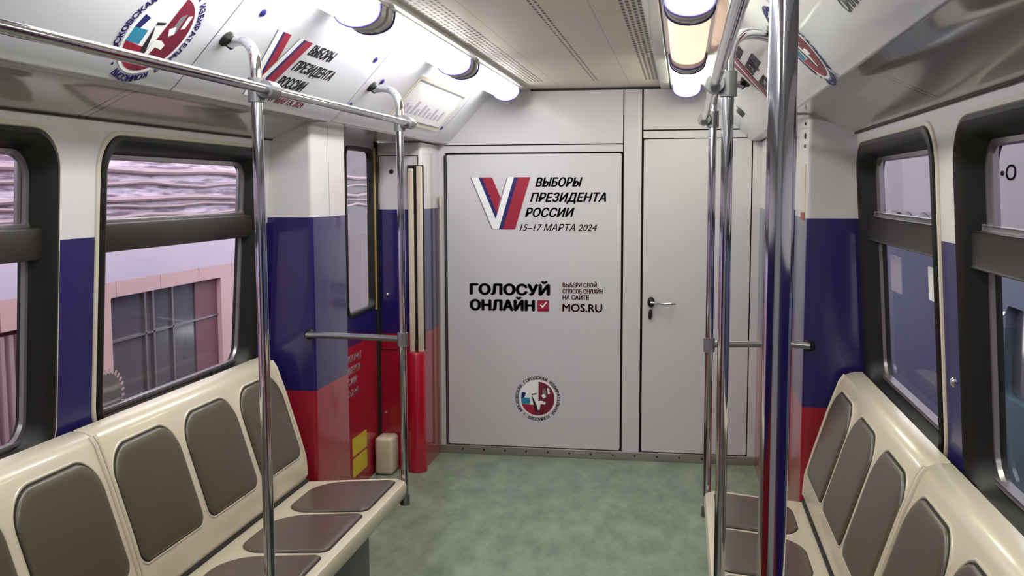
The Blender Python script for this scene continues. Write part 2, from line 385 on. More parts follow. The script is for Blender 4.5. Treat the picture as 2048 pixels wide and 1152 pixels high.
def emblem(fn, cx, cy, R, parent, fade=False):
    B = lambda dd: (lambda p, q, w: fn(p, q, w+dd))
    o = []
    pl = lambda polys, mt, dd: plate('x', polys, .0006, B(dd), M[mt])
    disc = pl([circle(cx, cy, R*.83, 48)], 'inkwhite', .0012); disc.name = 'emblem_disc'; disc.parent = parent
    Q = R*.76
    arc = lambda a0, a1, n=20: [(cx+Q*math.cos(math.radians(a0+(a1-a0)*i/n)), cy+Q*math.sin(math.radians(a0+(a1-a0)*i/n))) for i in range(n+1)]
    # crimson field: right part and the lower right
    c1 = pl([[(cx+.04*R, cy-.05*R)]+[(cx+.04*R, cy+Q*.99)]+arc(84, -100, 40)+[(cx-.02*R, cy-.35*R)]], 'inkcrim', .0020); c1.name = 'crimson_field'; c1.parent = parent
    c2 = pl([arc(200, 262, 12)+[(cx-.08*R, cy-.30*R)]], 'inkred', .0020); c2.name = 'red_field'; c2.parent = parent
    c3 = pl([[(cx-Q*.98, cy+.02*R)]+[(cx-.36*R, cy+.02*R), (cx-.33*R, cy-.26*R), (cx-Q*.95, cy-.26*R)]], 'inkcyan', .0020); c3.name = 'cyan_field'; c3.parent = parent
    c4 = pl([[(cx-Q*.93, cy+.28*R), (cx-.52*R, cy+.24*R), (cx-.60*R, cy+.02*R), (cx-Q*.98, cy+.02*R)]], 'inkblue', .0020)
    c5 = pl([[(cx-.26*R, cy+.12*R), (cx-.18*R, cy+.0*R), (cx-.02*R, cy-.36*R), (cx-.05*R, cy-.62*R), (cx-.12*R, cy-.60*R), (cx-.20*R, cy-.2*R)]], 'ink', .0024)
    c6 = pl([[(cx-.28*R, cy+.20*R), (cx-.04*R, cy+.24*R), (cx-.04*R, cy+.19*R), (cx-.26*R, cy+.15*R)]], 'ink', .0024)
    join('dark_marks', [c5, c6], parent); c4.name = 'navy_field'; c4.parent = parent
    # pale rider on the crimson field: small body, raised arm with a lance, mount with legs
    w = .0026
    rider = [pl([[(cx+.42*R, cy+.46*R), (cx+.52*R, cy+.50*R), (cx+.55*R, cy+.24*R), (cx+.46*R, cy+.20*R)]], 'inkwhite', w),
             pl([[(cx+.16*R, cy+.14*R), (cx+.30*R, cy+.22*R), (cx+.38*R, cy+.08*R), (cx+.26*R, cy+.02*R)]], 'inkwhite', w),
             pl([[(cx-.02*R, cy-.12*R), (cx+.20*R, cy-.10*R), (cx+.36*R, cy-.16*R), (cx+.34*R, cy-.26*R), (cx+.14*R, cy-.24*R), (cx+.08*R, cy-.52*R), (cx+.0*R, cy-.50*R)]], 'inkwhite', w)]
    join('pale_figure', rider, parent)
    gy = pl([[(cx+.22*R, cy+.40*R), (cx+.34*R, cy+.50*R), (cx+.40*R, cy+.10*R), (cx+.28*R, cy-.02*R), (cx+.24*R, cy+.14*R)]], 'inkgrey', .0023); gy.name = 'grey_figure'; gy.parent = parent
    # ring of letters
    s1 = 'МОСКОВСКАЯ ГОРОДСКАЯ ИЗБИРАТЕЛЬНАЯ КОМИССИЯ • '
    T = []
    for i, ch in enumerate(s1):
        if ch == ' ': continue
        a = math.radians(215-i*360/len(s1))
        T.append(text('t', ch, R*.185, cx+R*.87*math.cos(a), cy+R*.87*math.sin(a), fn, M['inkblue'], None, 0, .03, None, 'CENTER', a-math.pi/2))
    join('ring_lettering', T, parent)
FD = lambda a, b, w: MF(a, b, w+.002)
lg = empty('printed_logo', parent=dr1); lg['label'] = 'election logo of a tricolour V with slanted black lettering'
v_logo(FD, -1.11, 1.365, .305, lg)
lg = empty('printed_slogan', parent=dr1); lg['label'] = 'bold black slogan with a red tick box beside small print'
T = [text('t', 'ГОЛОСУЙ', .086, -1.248, .975, FD, M['ink'], None, 0, .075, .475), text('t', 'ОНЛАЙН', .086, -1.248, .880, FD, M['ink'], None, 0, .075, .385)]
join('bold_lettering', T, lg)
tb = plate('tick_box', [rrect(-.843, -.775, .878, .945, .004, 2)], .0008, lambda a, b, w: FD(a, b, w+.0012), M['inkred'], lg)
plate('tick_mark', [[(-.828, .915), (-.812, .898), (-.785, .932), (-.791, .937), (-.812, .911), (-.822, .921)]], .0006, lambda a, b, w: FD(a, b, w+.002), M['inkwhite'], lg)
T = [text('t', 'ВЫБЕРИ СВОЙ', .036, -.692, 1.025, FD, M['inkcrim'], None, 0, .03, .20), text('t', 'СПОСОБ ОНЛАЙН', .036, -.692, .988, FD, M['inkcrim'], None, 0, .03, .235), text('t', 'НА САЙТЕ', .036, -.692, .951, FD, M['inkcrim'], None, 0, .03, .155)]
join('small_print', T, lg)
text('web_address', 'MOS.RU', .066, -.692, .880, FD, M['inkcrim'], lg, 0, .03, .232)
lg = empty('printed_emblem', parent=dr1); lg['label'] = 'small round crimson and blue emblem with ring lettering'
emblem(FD, -.842, .352, .135, lg)
# ------------------------------------------------------------------ partition pillars, door bays
def pillar(side, nm, y0, y1, h, wrap_side, z1=1.87):
    f = G(); a, b = sorted((XC+side*h, XC+side*1.19))
    R = .014; n_ = 5; pts = []
    xi = XC+side*h
    # plan outline with rounded aisle corners
    for cy, a0 in ((y0+R, -90), (y1-R, 0)):
        for k in range(n_+1):
            t = math.radians(a0+90*k/n_); pts.append((xi+side*R-side*R*math.cos(t), cy+R*math.sin(t)))
    pts += [(XC+side*1.19, y1), (XC+side*1.19, y0)]
    f.rings([[(x, y, z) for x, y in pts] for z in (0, z1)], cap0=True, cap1=True)
    return tag(f.build(nm, M[wrap_side]), kind='structure')
pillar(-1, 'trim_2', YP, 4.21, .955, 'pillar_side'); pillar(1, 'trim_3', YP, 4.21, .955, 'pillar_side')
for side, nm in ((-1, 'trim_4'), (1, 'trim_5')): pillar(side, nm, 5.42, YF+.03, .935, 'pillar', 1.86)
# door bay headers and shelf above
def cove(side):
    nm = 'left' if side < 0 else 'right'
    X = lambda h: XC+side*h
    # near zone underside: slope then shelf
    def ext(name, prof, y0, y1, mt, th=.012):
        q = G(); k = len(prof); nrm = []
        outer = [(X(h), z) for h, z in prof]
        back = [(X(h), z+th*1.6) for h, z in prof]
        loop = outer+back[::-1]
        q.rings([[(x, y, z) for x, z in loop] for y in (y0, y1)], cap0=True, cap1=True)
        return q.build(name, mt)
    arc = [(.875+.0*0, 1.868)]
    o = ext('trim_%d' % (6 if side < 0 else 7), [(1.118, 1.80), (1.06, 1.825), (.99, 1.858), (.965, 1.868), (.93, 1.8715), (.885, 1.870)], Y0, YP, M['under']); tag(o, kind='structure')
    o = ext('trim_%d' % (8 if side < 0 else 9), [(1.24, 1.866), (.885, 1.866)], YP, YF, M['cove_w']); tag(o, kind='structure')
    # sloping advert panel with rounded lower edge
    q = [(.885, 1.869), (.8795, 1.869), (.8745, 1.872), (.871, 1.877)]
    fa = MA(side)
    for v in (.02, .1, .2, .3, AL-.01): p = fa(0, v, 0); q.append((abs(p[0]-XC), p[2]))
    q += [(.607, 2.157), (.60, 2.160), (.43, 2.168), (.43, 2.181)]
    o = ext('trim_%d' % (10 if side < 0 else 11), q, Y0, YF, M['advert'], .02); tag(o, kind='structure')
    # dark joint between wall and cove
    s_ = G().tube([(X(1.115), Y0, 1.798), (X(1.115), YP, 1.798)], .0028, 8); tag(s_.build('trim_%d' % (12 if side < 0 else 13), M['black']), kind='structure')
    # light strip beside the perforations
    s_ = G().box(*sorted((X(.372), X(.425))), Y0, YF-.02, 2.164, 2.181, .004); tag(s_.build('trim_%d' % (14 if side < 0 else 15), M['cove_w']), kind='structure')
cove(-1); cove(1)
# ceiling/end wall joint
tag(G().box(XC-.6, XC+.6, YF-.012, YF, 2.166, 2.178).build('trim_16', M['black']), kind='structure')
# ------------------------------------------------------------------ sliding doors
def sliding(side, num, label):
    xd = XC+side*1.195
    mp = lambda y, z, w: (xd-side*w, y, z)
    root = plate('door_%d' % num, [[(4.815, .0), (5.42, .0), (5.42, 1.87), (4.815, 1.87)], rrect(4.90, 5.34, .945, 1.815, .05)[::-1]], .03, mp, M['doorwrap']); tag(root, label, kind='structure')
    q = plate('door_leaf', [[(4.21, .0), (4.805, .0), (4.805, 1.87), (4.21, 1.87)], rrect(4.29, 4.73, .945, 1.815, .05)[::-1]], .03, mp, M['doorwrap'], root)
    for a, b in ((4.90, 5.34), (4.29, 4.73)):
        q = G(); R = lambda i, dd: [mp(y, z, dd) for y, z in rrect(a+i, b-i, .945+i, 1.815-i, .05-i*.5)]
        q.rings([R(-.012, .001), R(-.008, .008), R(.004, .008), R(.010, 0), R(.010, -.025)]); q.build('window_seal', M['rubber'], root)
        q = G(); q.box(*sorted((xd+side*.018, xd+side*.022)), a+.008, b-.008, .953, 1.807); q.build('pane', M['glass'], root)
    q = G().box(*sorted((xd-side*.012, xd+side*.004)), 5.385, 5.42, 0.0, 1.865, .003); q.build('door_seal', M['black'], root)
    q = G().box(*sorted((xd-side*.014, xd-side*.004)), 5.352, 5.362, .93, 1.83, .002); q.build('yellow_edge', M['brass'], root)
    q = G().tube([(xd-side*.003, 4.81, .0), (xd-side*.003, 4.81, 1.865)], .006, 8); q.build('meeting_seal', M['black'], root)
    return root, mp
dl, mpl = sliding(-1, 3, 'sliding side door with dark window and white, blue and red wrap')
dR, mpr = sliding(1, 4, 'right sliding side door seen edge on behind the steel poles')
lg = empty('printed_notice', parent=dl)
T = [text('t', tx, .05, 4.70+dx, .70-i*.06, lambda a, b, w: mpl(a, b, w), M['inkwhite'], None, .2, .01, ww) for i, (tx, dx, ww) in enumerate((('ВЫБОРЫ', .10, .30), ('ПРЕЗИДЕНТА', .04, .34), ('РОССИИ', .04, .28), ('2024', .10, .24)))]
join('white_lettering', T, lg)
plate('warning_sticker', [rrect(4.93, 5.17, .195, .29, .01, 3), rrect(4.93, 5.17, .08, .18, .01, 3)], .001, lambda a, b, w: mpl(a, b, w+.0015), M['yellow'], dl)
# details on the far left pillar front face (plane y = 5.42)
MP = lambda x, z, w: (x, 5.42-w, z)
q = plate('panel_outline', [rrect(-1.685, -1.455, .69, 1.79, .006, 2), rrect(-1.681, -1.459, .694, 1.786, .004, 2)[::-1]], .002, lambda a, b, w: MP(a, b, w+.0022), M['black']); q.name = 'inspection_panel'
tag(q, 'thin dark outline of an inspection panel on the far left corner pillar', 'panel')
for nm, x, z, rr, mt, lb in (('screw', -1.645, 1.01, .008, 'chrome', 'bright screw on the blue band beside the left door'), ('screw', -1.665, .33, .007, 'inkgrey', 'small screw on the red band beside the left door'), ('lock', -1.61, 1.70, .013, 'black', 'black round lock on the white top of the far left pillar')):
    f = G(); f.rings([[MP(x+k_*rr*math.cos(a), z+k_*rr*math.sin(a), w) for a in [j*math.pi/8 for j in range(16)]] for k_, w in ((1, 0), (1, .003), (.6, .006))], cap1=True)
    tag(f.build(nm, M[mt]), lb, nm)
# red rounded housing with cream slats rising out of it
hs = empty('corner_housing', (-1.475, 5.40, 0)); tag(hs, 'rounded red housing on the far left corner pillar with tall cream slats above it', 'housing')
f = G(); prof = [(-1.53, 5.418)]+[(-1.475+.055*math.cos(math.radians(a)), 5.40-.055*math.sin(math.radians(a))) for a in range(180, -1, -15)]+[(-1.42, 5.418)]
f.rings([[(x, y, z) for x, y in prof] for z in (0.002, .675)]+[[(-1.475+(x+1.475)*.9, 5.41+(y-5.41)*.9, .69) for x, y in prof]], cap0=True, cap1=True)
o = f.build('housing_body', M['redplastic'], hs); o.matrix_parent_inverse = hs.matrix_world.inverted() if False else Matrix.Translation((1.475, -5.40, 0))
def rel(o, p):
    o.matrix_parent_inverse = Matrix.Translation(-Vector(p.location)); return o
f = G().box(-1.508, -1.477, 5.385, 5.405, .688, 1.715, .006); rel(f.build('slat', M['cream'], hs), hs)
f = G().box(-1.460, -1.428, 5.385, 5.405, .688, 1.730, .006); rel(f.build('slat', M['cream'], hs), hs)
f = G().box(-1.515, -1.424, 5.408, 5.4195, .70, 1.735); rel(f.build('slat_recess', M['darkgap'], hs), hs)
f = G().tube([(-1.469, 5.392, .688), (-1.469, 5.385, .74), (-1.469, 5.392, .76)], .008, 10); rel(f.build('latch', M['black'], hs), hs)
# thin conduit on the end wall corner
f = G().tube([(-1.425, YF-.018, .05), (-1.425, YF-.018, 1.52)], .006, 8); f.tube([(-1.425, YF-.018, 1.50), (-1.425, YF-.018, 1.56)], .010, 8)
tag(f.build('conduit', M['cream']), 'thin cream conduit rising beside the left edge of the end wall panel', 'conduit')
f = G().tube([(-1.43+.03, YF-.006, .05), (-1.40, YF-.006, 1.80)], .0045, 6); tag(f.build('trim_17', M['black']), kind='structure')
# cream box by the door
f = G(); pr_ = [(-1.735, .0), (-1.60, .0), (-1.597, .17), (-1.61, .225), (-1.735, .235)]
b = bmesh.new(); vs = []
G_ = G(); G_.box(-1.69, -1.585, 5.27, 5.414, .002, .215, .022)
tag(G_.build('equipment_box', M['cream']), 'small cream box on the floor between the left door and the red housing', 'box')
# ------------------------------------------------------------------ side windows
def window(side, num, a, b, label, parent=None):
    f_ = MW(side); z0, z1, R0 = .875, 1.752, .1
    RR = lambda i, dd: [f_(y, z, dd) for y, z in rrect(a+i, b-i, z0+i, z1-i, max(.02, R0-i*.6), 8)]
    root = empty('window_%d' % num); tag(root, label, kind='structure')
    q = G(); q.rings([RR(-.022, .0005), RR(-.020, .005), RR(-.010, .007), RR(-.006, .003)]); q.build('edge_moulding', M['beige'], root)
    q = G(); q.rings([RR(-.008, .001), RR(-.006, .012), RR(.006, .016), RR(.020, .010), RR(.034, -.012), RR(.046, -.048), RR(.05, -.052), RR(.05, -.07)]); q.build('window_frame', M['rubber'], root)
    q = G(); q.rings([RR(.044, -.050), RR(.046, -.042), RR(.058, -.042), RR(.062, -.052)]); q.build('inner_frame', M['inner'], root)
    zb0, zb1 = 1.418, 1.503
    def bar(y0, y1, za, zb, d0, d1, nm, mt, bev=.006):
        q = G(); q.box(0, 1, 0, 1, 0, 1)
        for v in q.bm.verts: v.co = f_(y0+(y1-y0)*v.co.y, za+(zb-za)*v.co.z, d0+(d1-d0)*v.co.x)
        bmesh.ops.bevel(q.bm, geom=q.bm.edges[:], offset=bev, segments=2, affect='EDGES', profile=.5)
        return q.build(nm, mt, root)
    bar(a+.02, b-.02, zb0, zb1, -.068, -.012, 'crossbar', M['bar'])
    bar(a+.05, b-.05, zb1-.002, zb1+.012, -.056, -.034, 'vent_rail', M['inner'], .003)
    bar(a+.055, b-.055, z0+.052, z0+.064, -.058, -.036, 'sill_rail', M['inner'], .003)
    for yy in (a+.075, b-.075): bar(yy-.008, yy+.008, zb1+.012, z1-.05, -.060, -.050, 'vent_stile', M['inner'], .002)
    q = G()
    for za, zb in ((zb1-.03, z1-.04), (z0+.04, zb0+.03)):
        pts = rrect(a+.045, b-.045, za, zb, .03, 4)
        q.rings([[f_(y, z, dd) for y, z in pts] for dd in (-.066, -.062)], cap0=True, cap1=True)
    q.build('pane', M['glass'], root)
    return root
window(-1, 1, *HOLES[-1][0], 'far left side window above the seats'); window(-1, 2, *HOLES[-1][1], 'near left side window cut by the left edge')
window(1, 3, *HOLES[1][0], 'far right side window'); window(1, 4, *HOLES[1][1], 'near right side window cut by the right edge')
# round dark disc and paper notices on panes
f_ = MW(-1)
st = plate('round_disc', [circle(2.775, .955, .085, 36)], .0015, lambda a, b, w: f_(a, b, w-.0595), M['outwin']); tag(st, 'dark round disc with a pinkish rim low on the far left window', 'sticker')
rim = []
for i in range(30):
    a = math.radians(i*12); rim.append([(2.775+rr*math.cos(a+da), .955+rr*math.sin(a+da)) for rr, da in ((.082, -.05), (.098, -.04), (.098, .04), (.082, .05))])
plate('disc_rim', rim, .0015, lambda a, b, w: f_(a, b, w-.0585), M['grille'], st)
f_r = MW(1)
st = plate('paper_notice', [rrect(2.925, 3.06, 1.275, 1.372, .004, 2)], .0012, lambda a, b, w: f_r(a, b, w-.0595), M['inkwhite']); tag(st, 'small bright paper notice on the lower pane of the far right window', 'notice')
st = plate('paper_notice', [rrect(3.44, 3.60, 1.25, 1.372, .004, 2)], .0012, lambda a, b, w: f_r(a, b, w-.0595), M['inkfade']); tag(st, 'dull lilac notice at the far end of the right window pane', 'notice')
st = plate('paper_notice', [rrect(2.195, 2.245, 1.185, 1.27, .003, 2)], .0012, lambda a, b, w: f_(a, b, w-.0595), M['inkwhite']); tag(st, 'small white notice at the pane edge of the near left window', 'notice')
# stud on the wall between the right windows
f = G(); f.rings([[f_r(2.56+rr*math.cos(a), 1.125+rr*math.sin(a), w) for a in [j*math.pi/8 for j in range(16)]] for rr, w in ((.012, 0), (.012, .004), (.007, .010))], cap1=True)
tag(f.build('wall_stud', M['chrome']), 'small shiny stud on the wall between the two right windows', 'stud')
# ------------------------------------------------------------------ benches
def pad_mesh(outline, th, fn, levels=((1.0, 0), (1.0, .35), (.985, .72), (.95, .92), (.86, 1.0), (.6, 1.06), (.3, 1.08))):
    """domed pad: rings of the outline shrunk to its centre"""
    cx = sum(p[0] for p in outline)/len(outline); cy = sum(p[1] for p in outline)/len(outline)
    hx = max(abs(p[0]-cx) for p in outline); hy = max(abs(p[1]-cy) for p in outline); hm = min(hx, hy)
    q = G(); rs = []
    for s_, hgt in levels:
        ins = (1-s_)*hm
        kx, ky = (hx-ins)/hx, (hy-ins)/hy
        rs.append([fn(cx+(x-cx)*kx, cy+(y-cy)*ky, hgt*th) for x, y in outline])
    q.rings(rs, cap0=True, cap1=True); return q
def arch(u0, u1, v0, v1, rb, rt, bow=.02):
    """upright pad outline: small bottom corners, wide round top"""
    pts = rrect(u0, u1, v0, v1, (rb, rb, rt, rt), 10); c = (u0+u1)/2; hw = (u1-u0)/2
    return [(x, y+(bow*(1-((x-c)/hw)**2) if y > v1-rt*.999-1e-6 and y > (v0+v1)/2 else 0)) for x, y in pts]
def bench_parts(side, y0, L):
    XX = lambda h: XC+side*h
    df = .054 if side > 0 else 0
    root = empty('seat_bench', (XX(.55), y0, 0))
    def fin(q, nm, mt, sm=35): return rel(q.build(nm, mt, root, sm), root)
    def extr(prof, nm, mt, bev=.006, y_a=y0+.0015, y_b=y0+L-.0015):
        q = G(); q.rings([[(XX(h), y, z) for h, z in prof] for y in (y_a, y_b)], cap0=True, cap1=True)
        bmesh.ops.bevel(q.bm, geom=[e for e in q.bm.edges if abs((e.verts[0].co-e.verts[1].co).normalized().y) < .5], offset=bev, segments=2, affect='EDGES', profile=.5)
        return fin(q, nm, mt)
    # seat shell: rounded nose
    seat = [(.560, .395), (.552, .402), (.545, .425), (.542, .448), (.549, .462), (.565, .467), (.60, .465), (.80, .452), (.965, .438), (.99, .436), (.995, .41), (.80, .415), (.62, .425), (.585, .40)]
    seat = [(h+df*max(0, min(1, (.80-h)/.15)), z) for h, z in seat]
    q = G(); rs = []; Rc = .035; ts = [Rc*(1-math.cos(math.radians(a))) for a in range(0, 91, 10)]
    for y in [y0+.0015+t for t in ts]+[y0+L-.0015-t for t in ts[::-1]]:
        t = min(y-y0-.0015, y0+L-.0015-y); c_ = Rc-math.sqrt(max(0, Rc**2-(Rc-t)**2)) if t < Rc else 0
        rs.append([(XX(h+c_*max(0, min(1, (.75-h)/.15))), y, z) for h, z in seat])
    q.rings(rs, cap0=True, cap1=True); fin(q, 'seat_shell', M['cream'])
    back = [(.965, .449), (.958, .470), (.968, .545), (.995, .64), (1.045, .80), (1.082, .905), (1.098, .926), (1.125, .936), (1.155, .937), (1.16, .90), (1.10, .70), (1.03, .50), (.995, .446)]
    extr(back, 'backrest_shell', M['cream'], .006)
    # raised rims at both module ends of the backrest
    for ye in (y0+.010, y0+L-.010):
        q = G(); q.tube([(XX(h)-side*.0, ye, z) for h, z in ((.962, .470), (.968, .545), (.995, .64), (1.045, .80), (1.080, .900), (1.096, .924))], .008, 10); fin(q, 'edge_rim', M['cream'])
    # crease gap, under-seat box, brackets
    q = G().box(*sorted((XX(.955), XX(.992))), y0, y0+L, .437, .4475); fin(q, 'crease_gap', M['darkgap'])
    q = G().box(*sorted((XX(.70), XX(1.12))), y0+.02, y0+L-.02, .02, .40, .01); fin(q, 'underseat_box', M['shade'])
    for yy in (y0+.05, y0+L-.05):
        q = G().box(*sorted((XX(.66), XX(.78))), yy-.015, yy+.015, .34, .412, .004); fin(q, 'seat_bracket', M['rubber'])
    # pads
    bx0, bz0, bx1, bz1 = .9695, .545, 1.082, .905
    bl = math.hypot(bx1-bx0, bz1-bz0); tx, tz = (bx1-bx0)/bl, (bz1-bz0)/bl
    fb = lambda y, v, w: (XX(bx0+tx*v-tz*w), y, bz0+tz*v+tx*w)
    fs = lambda y, v, w: (XX(.582+df+v*(1-df/.35)), y, .4662-.086*v+w)
    for i in range(3):
        ya = y0+.024+i*.405; yb = ya+.362
        o1 = arch(ya, yb, .012, .335, .035, .085, .018)
        pd = fin(pad_mesh(o1, .013, fb), 'backrest_pad', M['pad'], 60)
        q = G(); q.tube([fb(y, v, .001) for y, v in [(ya-.006+(yb-ya+.012)*(p[0]-ya)/(yb-ya), .006+(.341+.018-.006+.002)*(p[1]-.012)/(.341)) for p in o1]], .0042, 8, closed=True); fin(q, 'pad_rim', M['cream'])
        q = G(); q.tube([fb(y, v, .003) for y, v in o1], .0032, 6, closed=True); q.build('gap_outline', M['black'], pd)  # black tube added to draw the shaded gap round the pad
        # cushion: outline in (v, y) with wide round back corners
        o2 = rrect(ya-.005, yb+.005, .0, .322, (.03, .03, .11, .11), 10)
        cu_ = fin(pad_mesh(o2, .012, lambda y, v, w: fs(y, v, w-.001)), 'seat_cushion', M['pad2'], 60)
        q = G(); q.tube([fs(y, v, .002) for y, v in o2], .0030, 6, closed=True); q.build('gap_outline', M['black'], cu_)  # same drawn-in dark gap round the cushion
    return root
BL = 1.235
labs = {(-1, 0): 'three-seat cream bench with taupe pads on the left, next to the wrapped pillar', (-1, 1): 'near left cream bench, only its last backrest pads in the lower left corner',
        (1, 0): 'three-seat cream bench with taupe pads on the right, beside the blue and red pillar', (1, 1): 'near right cream bench, its backrest pads cut by the lower right corner'}
for side, yb in ((-1, 2.465), (1, 2.505)):
    for k_ in (0, 1):
        o = bench_parts(side, yb-k_*BL, BL); tag(o, labs[(side, k_)], 'bench', 'moulded benches along the side walls')
# ------------------------------------------------------------------ poles and rails
RX = {-1: -1.036, 1: .072}; PX = {-1: -1.070, 1: .104}; RZ = 1.852
PR = .0145
def flange(q, c, nrm, R=.024):
    nrm = Vector(nrm).normalized(); a = nrm.orthogonal().normalized(); b = nrm.cross(a); c = Vector(c)
    q.rings([[c+nrm*h+(a*math.cos(t)+b*math.sin(t))*rr for t in [j*math.pi/10 for j in range(20)]] for rr, h in ((R, 0), (R, .006), (R*.7, .012), (R*.62, .03))], cap1=True)
def grab_pole(side, y, zb, label, foot=False):
    px = PX[side]+(.006 if zb == 0 else 0); PR = .0165 if zb == 0 else .0145; root = empty('grab_pole', (px, y, zb)); tag(root, label, 'pole', 'vertical steel poles at the bench fronts')
    fa = MA(side); vt = .2; yf = y+(.2 if side < 0 else .28); p2 = Vector(fa(yf if side < 0 else -yf, vt, 0)); nn = Vector(fa(0, 0, 1))-Vector(fa(0, 0, 0))
    p1 = Vector((px, y, 1.90)); tip = p2+nn*.02
    pts = [Vector((px, y, zb)), Vector((px, y, .9)), Vector((px, y, 1.5)), p1]
    c1 = Vector((px, y, 2.0)); 
    for i in range(1, 11):
        t = i/10; pts.append(p1*(1-t)**2+c1*2*t*(1-t)+tip*t*t)
    q = G().tube(pts, PR, 20); rel(q.build('pole', M['chrome'], root), root)
    q = G(); flange(q, p2, nn); rel(q.build('ceiling_flange', M['rubber'], root), root)
    q = G(); 
    q.tube([(px, y, RZ-.03), (px, y, RZ+.03)], [.022, .022], 18); q.tube([(px, y, RZ), (RX[side], y, RZ)], .018, 14)
    q.tube([(RX[side], y-.028, RZ), (RX[side], y+.028, RZ)], .0225, 16)
    rel(q.build('clamp', M['castgrey'], root), root)
    if foot:
        q = G().tube([(px, y, zb-.012), (px, y, zb+.03)], .02, 16); q.tube([(px, y, zb+.0), (px+side*.05, y, zb+.0), (px+side*.09, y, zb+.0)], .009, 10); rel(q.build('foot_bracket', M['steel'], root), root)
    return root
grab_pole(-1, 3.722, .37, 'far left steel pole at the end of the bench, by the side door', True)
grab_pole(-1, 2.42, .37, 'left steel pole in front of the bench seam, running out of the bottom edge', True)
grab_pole(1, 3.762, .37, 'thin far right steel pole at the bench end, carrying the short cross bar', True)
grab_pole(1, 2.505, .37, 'middle right steel pole with a big grey clamp at its top', True)
grab_pole(1, 1.19, .0, 'thick nearest steel pole crossing the whole height at right', True)
for side, lb in ((-1, 'long horizontal steel handrail under the left advert panels'), (1, 'horizontal steel handrail high on the right, seen end on')):
    q = G().tube([(RX[side], Y0+.05, RZ), (RX[side], 3.80, RZ)], .0125, 16)
    q.tube([(RX[side], 3.80, RZ), (RX[side], 3.812, RZ)], [.0125, .007], 16)
    tag(q.build('handrail', M['chrome']), lb, 'handrail')
for side, lb, y in ((-1, 'short horizontal steel bar from the left pillar to the far pole', 3.722), (1, 'short horizontal steel bar from the right pillar to the far right pole', 3.762)):
    root = empty('grab_bar', (PX[side], y, 1.02)); tag(root, lb, 'bar', 'short cross bars at the bench ends')
    xe = XC+side*.975; ye = YP
    q = G().tube([(PX[side], y, 1.018), (PX[side]+side*.03, y+.004, 1.02), (XC+side*.90, y+.05, 1.02), (xe, ye-.03, 1.02), (xe, ye-.002, 1.02)], .0125, 14); rel(q.build('bar', M['steel'], root), root)
    q = G().tube([(PX[side], y, .992), (PX[side], y, 1.045)], .021, 16); rel(q.build('bar_clamp', M['castgrey'], root), root)
    q = G(); flange(q, (xe, ye-.0, 1.02), (0, -1, 0), .022); rel(q.build('bar_flange', M['rubber'], root), root)
# ------------------------------------------------------------------ ceiling lamps
def lamp(side, y0, y1, label, mt):
    cx = -.985 if side < 0 else .012; zt = 2.166
    root = empty('ceiling_lamp', (cx, (y0+y1)/2, zt)); tag(root, label, 'lamp', 'fluorescent lamps in the two ceiling rows')
    q = G(); rs = []
    for y, s_ in ((y0, .55), (y0+.012, .8), (y0+.04, .95), (y0+.08, 1), (y1-.08, 1), (y1-.04, .95), (y1-.012, .8), (y1, .55)):
        rs.append([(cx+.070*s_*math.cos(a), y, zt-.004-(.056*s_)*max(0, math.sin(a))**.6) for a in [j*math.pi/16 for j in range(17)]])
    q.rings(rs, closed=True, cap0=True, cap1=True)
    rel(q.build('diffuser', M[mt], root), root)
    q = G().box(cx-.084, cx+.084, y0-.06, y1+.06, zt-.006, zt+.001, .002); rel(q.build('lamp_base', M['white'], root), root)
    for yy, sg in ((y0-.005, -1), (y1+.005, 1)):
        q = G(); ss = [(.071, 0.0), (.074, .02), (.074, .062)]
        q.rings([[(cx+w_*math.cos(a), yy+sg*h, zt-.005-(w_*.92)*max(0, math.sin(a))**.7) for a in [j*math.pi/16 for j in range(17)]] for w_, h in ss], cap0=True, cap1=True); cap = rel(q.build('end_cap', M['clip'], root), root)
        q = G(); q.tube([(cx+0.0755*math.cos(a), yy+sg*.001, zt-.006-.066*max(0, math.sin(a))**.7) for a in [j*math.pi/16 for j in range(17)]], .0042, 8); q.build('cap_rim', M['violet'], cap)
    return root
segs = ((4.46, 5.56, 'farthest'), (3.13, 4.28, 'middle'), (1.82, 2.97, 'nearest visible'), (.50, 1.65, ''), (-.8, .35, ''))
for side, nm in ((-1, 'left'), (1, 'right')):
    for y0, y1, w in segs:
        if w: lb = ('%s glowing fluorescent lamp of the left ceiling row' if side < 0 else ('%s peach-toned lamp of the right ceiling row' if w == 'middle' else '%s yellowish white lamp of the right ceiling row')) % w
        else: lb = 'ceiling lamp of the %s row beyond the picture edge, %s' % (nm, 'over the near benches' if y0 > 0 else 'last before the back wall')
        lamp(side, y0, y1, lb, 'lampB' if not w else 'lampL' if side < 0 else 'lampR' if w == 'middle' else 'lampY')
# ------------------------------------------------------------------ prints on the advert panels
FA = MA(-1)
lg = empty('advert_emblem'); tag(lg, 'large round crimson emblem print on the left sloping panel, above the handrail', 'emblem')
emblem(FA, 2.315, .155, .150, lg)
lg = empty('advert_logo'); tag(lg, 'tricolour V election print with slanted text on the left sloping panel', 'logo')
v_logo(FA, 2.96, .04, .24, lg)
FB = MA(1)
lg = empty('advert_logo'); tag(lg, 'tricolour V election print on the right sloping panel, behind the steel poles', 'logo')
v_logo(FB, -3.92, .055, .25, lg)
lg = empty('advert_emblem'); tag(lg, 'large round emblem print on the right sloping panel beside the nearest pole', 'emblem')
emblem(FB, -2.66, .125, .135, lg)
lg = empty('advert_slogan'); tag(lg, 'grey voting slogan printed on the nearest right sloping panel, at the top edge', 'slogan')
T = [text('t', 'ГОЛОСУЙ', .05, -2.03, .15, FB, M['inkgrey'], None, 0, .02, .24), text('t', 'ОНЛАЙН', .05, -2.03, .09, FB, M['inkgrey'], None, 0, .02, .20)]
